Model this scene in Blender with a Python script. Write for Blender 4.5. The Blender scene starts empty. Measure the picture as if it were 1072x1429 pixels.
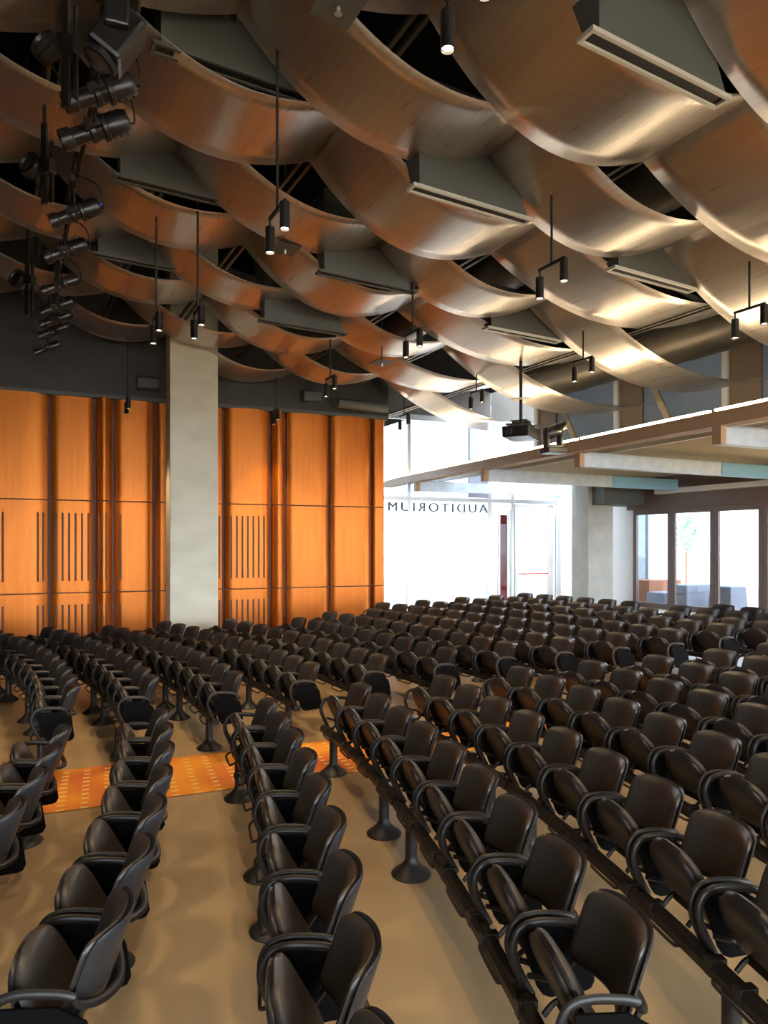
import bpy, bmesh, math, random
from mathutils import Vector, Matrix
random.seed(7)
PI = math.pi
COL = bpy.context.scene.collection
sin, cos, rad = math.sin, math.cos, math.radians

# ------------------------------------------------------------------ frame of reference
F, CU, HV, CAMZ = 953.0, 536.0, 762.0, 2.25
def at(u, v, Y):
    return Vector(((u-CU)/F*Y, Y, CAMZ-(v-HV)/F*Y))
def atz(u, v, z):
    Y = F*(z-CAMZ)/(HV-v)
    return at(u, v, Y)
# ceiling / side grid: s across, w along
ER = Vector((-.4866, .8736, 0)); ES = Vector((.8736, .4866, 0))
def sw(s, w, z=0.0):
    p = ES*s+ER*w
    return Vector((p.x, p.y, z))
ANG = math.atan2(ES.y, ES.x)
# seating rings
SX, SY, RC, SLOPE, RMAX = -17.055, .15, 18.0, .047, 26.3
def rise(R): return SLOPE*max(0.0, min(R, RMAX)-RC)
def ring(R, phi, z=0.0):
    return Vector((SX+R*cos(phi), SY+R*sin(phi), z+rise(R)))
def floor_z(x, y): return rise(math.hypot(x-SX, y-SY))
# back wall line
WP = Vector((-7.98, 14.2, 0)); WD = Vector((.9258, .378, 0)); WN = Vector((.378, -.9258, 0))
GP = Vector((1.03, 20.5, 0))
def wall_t(u, P=WP):
    k = (u-CU)/F
    return (k*P.y-P.x)/(WD.x-k*WD.y)
WANG = math.atan2(WD.y, WD.x)

# ------------------------------------------------------------------ materials
def mat(name, col, rough=.5, metal=0.0, noise=None, emit=None, spec=.5, aniso=0, bump=None, coat=0):
    m = bpy.data.materials.new(name); m.use_nodes = True
    nt = m.node_tree; b = nt.nodes['Principled BSDF']
    b.inputs['Base Color'].default_value = (*col, 1); b.inputs['Roughness'].default_value = rough
    b.inputs['Metallic'].default_value = metal; b.inputs['Specular IOR Level'].default_value = spec
    if coat: b.inputs['Coat Weight'].default_value = coat
    if aniso: b.inputs['Anisotropic'].default_value = aniso
    if emit:
        b.inputs['Emission Color'].default_value = (*emit[0], 1); b.inputs['Emission Strength'].default_value = emit[1]
    if noise or bump:
        tc = nt.nodes.new('ShaderNodeTexCoord')
    if noise:
        scale, col2, stretch = noise[0], noise[1], noise[2] if len(noise) > 2 else (1, 1, 1)
        mp = nt.nodes.new('ShaderNodeMapping'); mp.inputs['Scale'].default_value = stretch
        n = nt.nodes.new('ShaderNodeTexNoise'); n.inputs['Scale'].default_value = scale; n.inputs['Detail'].default_value = 5
        r = nt.nodes.new('ShaderNodeValToRGB'); r.color_ramp.elements[0].position = .35; r.color_ramp.elements[1].position = .65
        r.color_ramp.elements[0].color = (*col, 1); r.color_ramp.elements[1].color = (*col2, 1)
        nt.links.new(tc.outputs['Object'], mp.inputs['Vector']); nt.links.new(mp.outputs[0], n.inputs['Vector'])
        nt.links.new(n.outputs['Fac'], r.inputs['Fac']); nt.links.new(r.outputs['Color'], b.inputs['Base Color'])
    if bump:
        n2 = nt.nodes.new('ShaderNodeTexNoise'); n2.inputs['Scale'].default_value = bump[0]
        bp = nt.nodes.new('ShaderNodeBump'); bp.inputs['Strength'].default_value = bump[1]; bp.inputs['Distance'].default_value = .01
        nt.links.new(tc.outputs['Object'], n2.inputs['Vector']); nt.links.new(n2.outputs['Fac'], bp.inputs['Height'])
        nt.links.new(bp.outputs[0], b.inputs['Normal'])
    return m

M = {}
M['pad'] = mat('seat_upholstery', (.026, .021, .018), .43, noise=(40, (.033, .027, .023)), spec=.6)
M['shell'] = mat('seat_shell_plastic', (.02, .02, .022), .38, spec=.5)
M['arm'] = mat('arm_black', (.013, .011, .010), .42, spec=.38)
M['steel'] = mat('black_steel', (.014, .012, .011), .45, .0, spec=.38)
M['tablet'] = mat('tablet_black', (.003, .003, .0035), .6, spec=.05)
M['concrete_col'] = mat('column_concrete', (.64, .58, .46), .8, noise=(1.6, (.72, .66, .53), (1, 1, 2.2)), bump=(30, .2))
M['concrete_lt'] = mat('pale_concrete', (.42, .40, .36), .8, noise=(2, (.50, .48, .43)))
M['orange'] = mat('orange_metal', (.48, .128, .006), .38, .55, noise=(2.2, (.42, .105, .007), (6, 6, .4)), spec=.42)
M['groove'] = mat('groove_shade', (.12, .03, .01), .6)  # shade on the panel returns, put into the backing as dark red
M['slot'] = mat('slot_dark', (.12, .045, .02), .7)
M['darkwall'] = mat('dark_plaster', (.045, .042, .04), .85, noise=(3, (.055, .05, .047)))
M['deck'] = mat('deck_black', (.004, .004, .0045), .95, spec=.1)
M['duct'] = mat('duct_metal', (.16, .15, .13), .42, .7, noise=(1.2, (.22, .2, .17), (1, 1, 1)))
M['plenum'] = mat('plenum_grey', (.085, .088, .080), .6, .1)
M['white_metal'] = mat('white_slot', (.62, .62, .6), .4)
M['black'] = mat('flat_black', (.01, .01, .01), .6)
M['fixture'] = mat('fixture_black', (.03, .028, .028), .28, .5)
M['alu'] = mat('aluminium', (.55, .57, .6), .35, .8)
M['frame_brown'] = mat('bronze_frame', (.15, .105, .088), .45, .2)
M['beam_brown'] = mat('brown_beam', (.46, .29, .16), .5)
M['clad'] = mat('brown_cladding', (.20, .15, .11), .6)
M['soffit'] = mat('soffit_tan', (.46, .38, .25), .7)
M['galv'] = mat('galvanised', (.64, .77, .95), .4, .03, noise=(5, (.76, .87, 1.0)))  # bluish outdoor reflection is put into the base colour
M['tint'] = mat('sky_blue_tint', (.34, .66, .96), .35, .2)  # blue sky light on the channel ends, painted as their colour
M['white'] = mat('white_paint', (.75, .76, .77), .5)
M['led'] = mat('led_strip', (1, .9, .7), .5, emit=((1, .80, .50), 45))
M['lamp'] = mat('lamp_lens', (1, .9, .7), .5, emit=((1, .80, .55), 14))
M['blue_led'] = mat('blue_connector', (.05, .05, .8), .5)
M['red'] = mat('red_paint', (.7, .03, .03), .5)
M['ink'] = mat('letter_grey', (.10, .13, .15), .6)
M['ground'] = mat('outdoor_paving', (.72, .70, .66), .9)
M['planter'] = mat('blue_grey_cloth', (.30, .32, .40), .8)
M['rust'] = mat('rust_brown', (.45, .17, .08), .7)
M['leaf'] = mat('leaf_green', (.30, .50, .28), .7)

def glass(name, col=(1, 1, 1), refl=.06, tint=1.0):
    m = bpy.data.materials.new(name); m.use_nodes = True; nt = m.node_tree; nt.nodes.clear()
    o = nt.nodes.new('ShaderNodeOutputMaterial'); mx = nt.nodes.new('ShaderNodeMixShader')
    t = nt.nodes.new('ShaderNodeBsdfTransparent'); g = nt.nodes.new('ShaderNodeBsdfGlossy')
    g.inputs['Roughness'].default_value = .02; t.inputs['Color'].default_value = (*col, 1)
    mx.inputs[0].default_value = refl
    nt.links.new(t.outputs[0], mx.inputs[1]); nt.links.new(g.outputs[0], mx.inputs[2]); nt.links.new(mx.outputs[0], o.inputs[0])
    return m
M['glass'] = glass('clear_glass', (.97, .985, .99))
M['glass_t'] = glass('tinted_glass', (.44, .47, .50))
def frosted():
    m = bpy.data.materials.new('frosted_panel'); m.use_nodes = True; nt = m.node_tree; nt.nodes.clear()
    o = nt.nodes.new('ShaderNodeOutputMaterial'); mx = nt.nodes.new('ShaderNodeMixShader')
    t = nt.nodes.new('ShaderNodeBsdfTranslucent'); d = nt.nodes.new('ShaderNodeBsdfPrincipled')
    t.inputs['Color'].default_value = (.10, .115, .13, 1); d.inputs['Base Color'].default_value = (.34, .36, .38, 1); d.inputs['Roughness'].default_value = .3
    mx.inputs[0].default_value = .45
    nt.links.new(t.outputs[0], mx.inputs[1]); nt.links.new(d.outputs[0], mx.inputs[2]); nt.links.new(mx.outputs[0], o.inputs[0])
    return m
M['frost'] = frosted()

def perforated():
    """finely perforated copper toned sheet: brushed metal with a share of see-through holes"""
    m = bpy.data.materials.new('perforated_copper_sheet'); m.use_nodes = True; nt = m.node_tree
    b = nt.nodes['Principled BSDF']; o = nt.nodes['Material Output']
    b.inputs['Metallic'].default_value = .92; b.inputs['Roughness'].default_value = .36
    tc = nt.nodes.new('ShaderNodeTexCoord'); mp = nt.nodes.new('ShaderNodeMapping')
    mp.inputs['Scale'].default_value = (.35, 9, 1)
    n = nt.nodes.new('ShaderNodeTexNoise'); n.inputs['Scale'].default_value = 2.2; n.inputs['Detail'].default_value = 3
    r = nt.nodes.new('ShaderNodeValToRGB'); r.color_ramp.elements[0].position = .3; r.color_ramp.elements[1].position = .7
    r.color_ramp.elements[0].color = (.74, .665, .60, 1); r.color_ramp.elements[1].color = (.85, .79, .73, 1)
    mr = nt.nodes.new('ShaderNodeMapRange'); mr.inputs['To Min'].default_value = .23; mr.inputs['To Max'].default_value = .36
    nt.links.new(tc.outputs['UV'], mp.inputs['Vector']); nt.links.new(mp.outputs[0], n.inputs['Vector'])
    nt.links.new(n.outputs['Fac'], r.inputs['Fac']); nt.links.new(r.outputs[0], b.inputs['Base Color'])
    nt.links.new(n.outputs['Fac'], mr.inputs['Value']); nt.links.new(mr.outputs[0], b.inputs['Roughness'])
    t = nt.nodes.new('ShaderNodeBsdfTransparent'); mx = nt.nodes.new('ShaderNodeMixShader'); mx.inputs[0].default_value = .64
    nt.links.new(t.outputs[0], mx.inputs[1]); nt.links.new(b.outputs[0], mx.inputs[2]); nt.links.new(mx.outputs[0], o.inputs[0])
    return m
M['perf'] = perforated()

def floor_mat():
    m = mat('polished_screed', (.31, .215, .115), .42, noise=(.9, (.38, .27, .15)), spec=.45)
    nt = m.node_tree; b = nt.nodes['Principled BSDF']
    tc = nt.nodes.new('ShaderNodeTexCoord'); n = nt.nodes.new('ShaderNodeTexNoise'); n.inputs['Scale'].default_value = 1.7; n.inputs['Detail'].default_value = 8
    mr = nt.nodes.new('ShaderNodeMapRange'); mr.inputs['To Min'].default_value = .24; mr.inputs['To Max'].default_value = .42
    nt.links.new(tc.outputs['Object'], n.inputs['Vector']); nt.links.new(n.outputs['Fac'], mr.inputs['Value']); nt.links.new(mr.outputs[0], b.inputs['Roughness'])
    return m
M['floor'] = floor_mat()

def runner_mat():
    m = bpy.data.materials.new('patterned_carpet'); m.use_nodes = True; nt = m.node_tree; b = nt.nodes['Principled BSDF']
    b.inputs['Roughness'].default_value = .85
    tc = nt.nodes.new('ShaderNodeTexCoord')
    n = nt.nodes.new('ShaderNodeTexNoise'); n.inputs['Scale'].default_value = 1.1; n.inputs['Detail'].default_value = 1
    r = nt.nodes.new('ShaderNodeValToRGB'); r.color_ramp.elements[0].position = .4; r.color_ramp.elements[1].position = .62
    r.color_ramp.elements[0].color = (.50, .10, .015, 1); r.color_ramp.elements[1].color = (.72, .27, .008, 1)
    sp = nt.nodes.new('ShaderNodeSeparateXYZ'); nt.links.new(tc.outputs['Object'], sp.inputs[0])
    def stripe(out, per, duty):
        a = nt.nodes.new('ShaderNodeMath'); a.operation = 'DIVIDE'; a.inputs[1].default_value = per; nt.links.new(out, a.inputs[0])
        f = nt.nodes.new('ShaderNodeMath'); f.operation = 'FRACT'; nt.links.new(a.outputs[0], f.inputs[0])
        g = nt.nodes.new('ShaderNodeMath'); g.operation = 'LESS_THAN'; g.inputs[1].default_value = duty; nt.links.new(f.outputs[0], g.inputs[0])
        return g.outputs[0]
    a, c = stripe(sp.outputs['X'], .19, .32), stripe(sp.outputs['Y'], .115, .34)
    mul = nt.nodes.new('ShaderNodeMath'); mul.operation = 'MULTIPLY'; nt.links.new(a, mul.inputs[0]); nt.links.new(c, mul.inputs[1])
    mx = nt.nodes.new('ShaderNodeMix'); mx.data_type = 'RGBA'
    nt.links.new(tc.outputs['Object'], n.inputs['Vector']); nt.links.new(n.outputs['Fac'], r.inputs['Fac'])
    nt.links.new(mul.outputs[0], mx.inputs[0]); nt.links.new(r.outputs[0], mx.inputs[6]); mx.inputs[7].default_value = (.72, .45, .12, 1)
    nt.links.new(mx.outputs[2], b.inputs['Base Color'])
    return m
M['runner'] = runner_mat()

# ------------------------------------------------------------------ mesh helpers
class MB:
    def __init__(s): s.v = []; s.f = []; s.mi = []
    def add(s, vs, fs, mi=0):
        o = len(s.v); s.v += [tuple(v) for v in vs]; s.f += [tuple(i+o for i in f) for f in fs]; s.mi += [mi]*len(fs); return s
    def box(s, c, d, mi=0, rot=None):
        c = Vector(c); hx, hy, hz = d[0]/2, d[1]/2, d[2]/2
        vs = [Vector((x, y, z)) for x in (-hx, hx) for y in (-hy, hy) for z in (-hz, hz)]
        if rot is not None: vs = [rot @ v for v in vs]
        return s.add([v+c for v in vs], [(0, 1, 3, 2), (4, 6, 7, 5), (0, 4, 5, 1), (2, 3, 7, 6), (0, 2, 6, 4), (1, 5, 7, 3)], mi)
    def prism(s, pts, off, mi=0):
        off = Vector(off); n = len(pts); a = [Vector(p) for p in pts]
        return s.add(a+[p+off for p in a], [tuple(range(n))[::-1], tuple(range(n, 2*n))]+[(i, (i+1) % n, n+(i+1) % n, n+i) for i in range(n)], mi)
    def tube(s, pts, r, n=8, r2=None, mi=0, cap=True, up=None):
        pts = [Vector(p) for p in pts]; r2 = r if r2 is None else r2; rings = []
        nrm = None
        for i, p in enumerate(pts):
            d = (pts[min(i+1, len(pts)-1)]-pts[max(i-1, 0)]).normalized()
            if nrm is None:
                g = Vector(up) if up is not None else (Vector((0, 1, 0)) if abs(d.y) < .9 else Vector((1, 0, 0)))
                nrm = (g-d*g.dot(d)).normalized()
            else: nrm = (nrm-d*nrm.dot(d)).normalized()
            b = d.cross(nrm); rr = r[i] if isinstance(r, (list, tuple)) else r; rb = r2[i] if isinstance(r2, (list, tuple)) else r2
            rings.append([p+nrm*rr*cos(2*PI*k/n)+b*rb*sin(2*PI*k/n) for k in range(n)])
        vs = [v for q in rings for v in q]
        fs = [(i*n+k, i*n+(k+1) % n, (i+1)*n+(k+1) % n, (i+1)*n+k) for i in range(len(pts)-1) for k in range(n)]
        if cap: fs += [tuple(range(n))[::-1], tuple(range((len(pts)-1)*n, len(pts)*n))]
        return s.add(vs, fs, mi)
    def lathe(s, prof, c=(0, 0, 0), n=20, mi=0, rot=None):
        c = Vector(c); vs = []
        for r, z in prof:
            for k in range(n):
                v = Vector((r*cos(2*PI*k/n), r*sin(2*PI*k/n), z))
                if rot is not None: v = rot @ v
                vs.append(v+c)
        m = len(prof)
        fs = [(i*n+k, i*n+(k+1) % n, (i+1)*n+(k+1) % n, (i+1)*n+k) for i in range(m-1) for k in range(n)]
        fs += [tuple(range(n))[::-1], tuple(range((m-1)*n, m*n))]
        return s.add(vs, fs, mi)
    def build(s, name, m, parent=None, smooth=False, angle=None, bevel=0):
        me = bpy.data.meshes.new(name); me.from_pydata(s.v, [], s.f)
        ms = m if isinstance(m, (list, tuple)) else [m]
        for x in ms: me.materials.append(x)
        if len(ms) > 1: me.polygons.foreach_set('material_index', s.mi)
        bm = bmesh.new(); bm.from_mesh(me); bmesh.ops.recalc_face_normals(bm, faces=bm.faces)
        if bevel: bmesh.ops.bevel(bm, geom=list(bm.edges), offset=bevel, segments=2, affect='EDGES', profile=.5)
        bm.to_mesh(me); bm.free()
        if smooth:
            me.polygons.foreach_set('use_smooth', [True]*len(me.polygons))
            me.set_sharp_from_angle(angle=rad(angle or 50))
        o = bpy.data.objects.new(name, me); COL.objects.link(o)
        if parent is not None: o.parent = parent
        return o

def curve_pts(ctrl, n=6):
    """Catmull-Rom through control points"""
    P = [Vector(p) for p in ctrl]; P = [P[0]*2-P[1]]+P+[P[-1]*2-P[-2]]; out = []
    for i in range(1, len(P)-2):
        for k in range(n):
            t = k/n; a, b, c, d = P[i-1:i+3]
            out.append(.5*((2*b)+(c-a)*t+(2*a-5*b+4*c-d)*t*t+(3*b-a-3*c+d)*t**3))
    out.append(P[-2]); return out

def tag(o, label=None, cat=None, group=None, kind=None):
    if label: o['label'] = label
    if cat: o['category'] = cat
    if group: o['group'] = group
    if kind: o['kind'] = kind
    return o
def empty(name, loc=(0, 0, 0), rz=0):
    o = bpy.data.objects.new(name, None); COL.objects.link(o); o.location = loc; o.rotation_euler = (0, 0, rz); o.empty_display_size = .1
    return o
def struct(o): o['kind'] = 'structure'; return o
def dup(root, loc, rz, label, group=None):
    def rec(o, par):
        c = o.copy(); COL.objects.link(c); c.parent = par
        for ch in o.children: rec(ch, c)
        return c
    r = rec(root, None); r.location = loc; r.rotation_euler = (0, 0, rz); r['label'] = label
    if group: r['group'] = group
    return r

def cushion(w, h, th, fn, k=4.0, nx=14, ny=12, p=4.0, flat_back=False):
    """closed pad: rounded rectangle w x h, th thick, mapped by fn(x, y, off)"""
    mb = MB(); vs = []; idx = {}
    def loc(a, b):
        x, y = a*math.sqrt(max(0, 1-b*b/2)), b*math.sqrt(max(0, 1-a*a/2)); h_ = math.hypot(x, y)
        if h_ < 1e-6: return x, y
        c, s_ = abs(x/h_), abs(y/h_); f = (c**k+s_**k)**(-1/k)
        g_ = 1+(f-1)*h_**2
        return x*g_, y*g_
    def val(i, n):
        t = -1+2*i/n
        return math.copysign(abs(t)**.8, t)
    for side in (1, -1):
        for i in range(nx+1):
            for j in range(ny+1):
                edge = i in (0, nx) or j in (0, ny)
                if side == -1 and edge: idx[side, i, j] = idx[1, i, j]; continue
                a, b = val(i, nx), val(j, ny)
                x, y = loc(a, b)
                q = (max(0, (1-abs(a)**p))*max(0, (1-abs(b)**p)))**.5
                off = side*th/2*q*(.45 if flat_back and side == -1 else 1)
                idx[side, i, j] = len(vs); vs.append(fn(x*w/2, y*h/2, off))
    fs = []
    for side in (1, -1):
        for i in range(nx):
            for j in range(ny):
                f = (idx[side, i, j], idx[side, i+1, j], idx[side, i+1, j+1], idx[side, i, j+1])
                fs.append(f if side == 1 else f[::-1])
    return mb.add(vs, fs)

# ------------------------------------------------------------------ seating
def make_chair():
    t = empty('auditorium_chair')
    # backrest: bent pad, ends wrap forward (towards -x)
    def bk(dx):
        def f(x, y, off):
            z = .675+y; lean = (y+.15)/.30
            return Vector((-.070+.105*lean-.085*(abs(x)/.215)**2.2+dx-off*1.0+.03, x, z))
        return f
    o = cushion(.435, .305, .055, bk(-.012), k=7.0, nx=18, ny=12, p=6).build('backrest', M['pad'], t, True, 80)
    cushion(.442, .312, .022, bk(.016), k=7.0, nx=18, ny=12, p=10).build('back_shell', M['shell'], t, True, 80)['label'] = 'smooth grey plastic back shell'
    # seat pan tipped up
    ax = Vector((-.165, 0, .30)).normalized(); nm = Vector((.30, 0, .165)).normalized()
    c0 = Vector((-.235, 0, .55))
    def st(dd):
        def f(x, y, off):
            x2 = x*(1-.10*max(0, y/.18)**2)
            return c0+Vector((0, x2, 0))+ax*(y)+nm*(off+dd-.35*x*x*0+.18*(y/.18)**2*.1)
        return f
    cushion(.45, .40, .085, st(.012), k=2.7, nx=16, ny=14, p=3).build('seat', M['pad'], t, True, 80)
    cushion(.445, .395, .05, st(-.016), k=2.7, nx=14, ny=12, p=5).build('seat_shell', M['shell'], t, True, 80)
    # arms
    for sgn in (-1, 1):
        y = .247*sgn
        path = curve_pts([(-.275, y, .365), (-.315, y, .44), (-.352, y, .53), (-.352, y, .60), (-.315, y, .655), (-.24, y, .672), (-.13, y, .662), (-.09, y, .652), (-.065, y*.99, .64)], 5)
        MB().tube(path, .013, 8, .019, up=(0, 1, 0)).build('armrest', M['arm'], t, True, 60)
    bf = curve_pts([(-.07, -.247, .64), (-.052, -.235, .612), (.0, -.15, .57), (.034, 0, .548), (.0, .15, .57), (-.052, .235, .612), (-.07, .247, .64)], 5)
    MB().tube(bf, .014, 8, .02, up=(0, 0, 1)).build('back_frame', M['arm'], t, True, 60)
    # mounting bracket: two bowed rungs and the hinge box
    mb = MB()
    for y in (-.1, .1):
        mb.tube(curve_pts([(-.28, y, .385), (-.235, y, .43), (-.19, y, .435), (-.15, y, .40)], 4), .012, 6)
    mb.tube([(-.165, -.235, .42), (-.165, .235, .42)], .017, 8)
    mb.box((-.20, 0, .45), (.05, .20, .07))
    mb.tube([(-.30, -.22, .47), (-.165, -.235, .42)], .012, 6); mb.tube([(-.30, .22, .47), (-.165, .235, .42)], .012, 6)
    mb.tube([(-.165, -.235, .42), (-.04, -.215, .60)], .012, 6); mb.tube([(-.165, .235, .42), (-.04, .215, .60)], .012, 6)
    mb.build('mounting_bracket', M['steel'], t, True, 50)
    # writing tablet stowed on the near side
    pr = [(-.31, .64), (-.12, .63), (-.02, .57), (.0, .52), (.02, .38), (.005, .35), (-.02, .34), (-.18, .33), (-.215, .345), (-.24, .38), (-.31, .58)]
    MB().prism([(x, -.262, z) for x, z in pr], (0, -.012, 0)).build('writing_tablet', M['tablet'], t)
    # book loop in front of the beam
    lp = [(-.305, -.16, .35), (-.335, -.16, .345), (-.36, -.14, .328), (-.366, -.10, .322), (-.366, .10, .322), (-.36, .14, .328), (-.335, .16, .345), (-.305, .16, .35)]
    MB().tube(curve_pts(lp, 4), .009, 6).build('book_loop', M['steel'], t, True, 50)
    return t
proto = make_chair(); proto_used = False
tag(proto, 'x', 'chair')

def beam_mesh(R, p0, p1, mid):
    """arc beam; local frame sits at ring(R, mid)"""
    o = ring(R, mid); mb = MB(); n = 10; rows = []
    sec = [(-.31, .335), (-.235, .335), (-.235, .375), (-.25, .40), (-.295, .40), (-.31, .375)]
    for i in range(n+1):
        ph = p0+(p1-p0)*i/n
        rows.append([ring(R+a, ph, 0)*1.0 for a, z in sec])
        for j, (a, z) in enumerate(sec): rows[-1][j] = Vector((SX+(R+a)*cos(ph), SY+(R+a)*sin(ph), z+rise(R)))-o
    m = len(sec); vs = [v for r_ in rows for v in r_]
    fs = [(i*m+k, i*m+(k+1) % m, (i+1)*m+(k+1) % m, (i+1)*m+k) for i in range(n) for k in range(m)]
    fs += [tuple(range(m)), tuple(range(n*m, (n+1)*m))[::-1]]
    mb.add(vs, fs)
    # bolted clamps along the beam
    for i in range(1, 5):
        ph = p0+(p1-p0)*(i-.5)/4
        for dp in (-.1, .1):
            c = Vector((SX+(R-.2725)*cos(ph+dp/R), SY+(R-.2725)*sin(ph+dp/R), .372+rise(R)))-o
            mb.box(c, (.085, .045, .07), rot=Matrix.Rotation(ph, 3, 'Z'))
    return mb
PED = None
def pedestal(parent, loc):
    global PED
    prof = [(.135, 0), (.138, .008), (.125, .022), (.09, .045), (.06, .075), (.043, .10), (.041, .13), (.041, .34)]
    if PED is None: PED = MB().lathe(prof, n=24).build('pedestal', M['steel'], parent, True, 40)
    else:
        c = PED.copy(); COL.objects.link(c); c.parent = parent; return setattr(c, 'location', loc)
    PED.location = loc

ORD = ['first', 'second', 'third', 'fourth', 'fifth', 'sixth', 'seventh', 'eighth', 'ninth', 'tenth', 'eleventh', 'twelfth', 'thirteenth', 'fourteenth', 'fifteenth', 'sixteenth', 'seventeenth', 'eighteenth']
def uv(p): return CU+F*p.x/p.y, HV-F*(p.z-CAMZ)/p.y
PITCH = .557
DR = {0: -.03, 1: -.06, 2: 0, 3: .05, 4: .05, 5: .03, 6: .01}
DP = {1: -.05, 2: -.06}
def seat_row(R, phis, block, rown):
    """phis run from the cross aisle outwards"""
    global proto_used
    if block == 'near':
        phis = [p+DP.get(rown, 0)/R for p in phis]
    RCH = R+(DR.get(rown, 0) if block == 'near' else 0)
    grp = f'{block} block, {ORD[rown]} row of seats'
    for i, ph in enumerate(phis):
        lab = f'black tip-up chair, {ORD[i]} from the orange carpet aisle, {ORD[rown]} row from left, {block} block'
        if not proto_used:
            proto_used = True; proto.location = ring(RCH, ph); proto.rotation_euler = (0, 0, ph); proto['label'] = lab; proto['group'] = grp
        else: dup(proto, ring(RCH, ph), ph, lab, grp)
    sg = 1 if phis[-1] > phis[0] else -1
    step = PITCH/R; k = 0; bi = 0
    while k < len(phis):
        n = min(4, len(phis)-k)
        if len(phis)-k-n == 1: n += 1
        a = phis[k]-sg*step*.47; b = phis[k+n-1]+sg*step*.47
        mid = (a+b)/2; root = empty('seat_beam', ring(R, mid))
        nm = ['nearest the carpet aisle', 'second from carpet aisle', 'third from carpet aisle', 'fourth from carpet aisle', 'fifth from carpet aisle'][bi]
        tag(root, f'black steel floor beam under chairs, {nm}, {ORD[rown]} row from left, {block} block', 'seat beam', 'steel beams carrying the seats')
        beam_mesh(R, a, b, mid).build('beam', M['steel'], root)
        for e in ((a+sg*.33/R, b-sg*.33/R) if n > 1 else (mid,)):
            q = Vector((SX+(R-.2725)*cos(e), SY+(R-.2725)*sin(e), 0)); q.z = floor_z(q.x, q.y)
            pedestal(root, q-ring(R, mid))
        k += n; bi += 1

RADII = [15.45, 16.24, 17.12, 18.10, 18.99, 19.92, 20.78, 21.58, 22.40, 23.19, 24.10, 24.75, 25.45, 26.0]
NEAR_END = [.342, .366, .368, .384, .377, .374, .367, .360, .356, .354, None, None, None, None]   # chair next to the carpet aisle
NEAR_N = [6, 7, 9, 9, 99, 99, 99, 99, 99, 99, 0, 0, 0, 0]
for r_, (R, e, n) in enumerate(zip(RADII, NEAR_END, NEAR_N)):
    if not n: continue
    ph = []
    for i in range(n):
        p = e-i*PITCH/R; q = ring(R, p, .8)
        if q.y < 1.2: break
        u, v = uv(q)
        if u > 1072+150 or u < -130: break
        ph.append(p)
    if ph: seat_row(R, ph, 'near', r_)
FAR_START = [.456, .4646, .4542, .4644, .4619, .4549, .4492, .4401, .4319, .4233, .4204, .4100, .4076, .4564-.0214]
FAR_N = [13, 11, 11, 11, 10, 9, 10, 10, 12, 12, 12, 12, 12, 3]
for r_, (R, e, n) in enumerate(zip(RADII, FAR_START, FAR_N)):
    ph = []
    for i in range(n):
        p = e+i*PITCH/R; q = ring(R, p, .8); u, v = uv(q)
        if u > 1072+40 or u < -60: continue
        if r_ == 12 and .505 < p < .522: continue
        ph.append(p)
    seat_row(R, ph, 'far', r_)

# ------------------------------------------------------------------ floor
def ring_floor():
    mb = MB(); Rs = [2, 8, 12, 15, 17, 18]+[18+.415*i for i in range(1, 21)]+[26.6, 30, 36, 45]
    phs = [rad(-62+3*i) for i in range(55)]
    vs = [Vector((SX+R*cos(p), SY+R*sin(p), rise(R))) for R in Rs for p in phs]; n = len(phs)
    return mb.add(vs, [(i*n+k, i*n+k+1, (i+1)*n+k+1, (i+1)*n+k) for i in range(len(Rs)-1) for k in range(n-1)])
fl = ring_floor().build('floor', M['floor'], None, True, 60); struct(fl)
g = MB().box((0, 0, -.08), (260, 260, .1)).build('ground_outside', M['ground']); struct(g)
# carpet runner crossing the seating, parallel to the orange wall
d = Vector((.9258, .378, 0)); nrm = Vector((-.378, .9258, 0)); c0 = Vector((0, 7.52, 0))
mb = MB(); N = 60; vs = []
for i in range(N+1):
    t = -3.35+i*(15.5/N)
    for k in range(5):
        p = c0+d*t+nrm*(-.58+1.16*k/4); vs.append(Vector((t, -.58+1.16*k/4, floor_z(p.x, p.y)+.006)))
mb.add(vs, [(i*5+k, (i+1)*5+k, (i+1)*5+k+1, i*5+k+1) for i in range(N) for k in range(4)])
o = mb.build('carpet_runner', M['runner'])
o.location = c0; o.rotation_euler = (0, 0, math.atan2(d.y, d.x))
tag(o, 'orange and yellow patterned carpet strip crossing the floor between the chairs', 'carpet')

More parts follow.
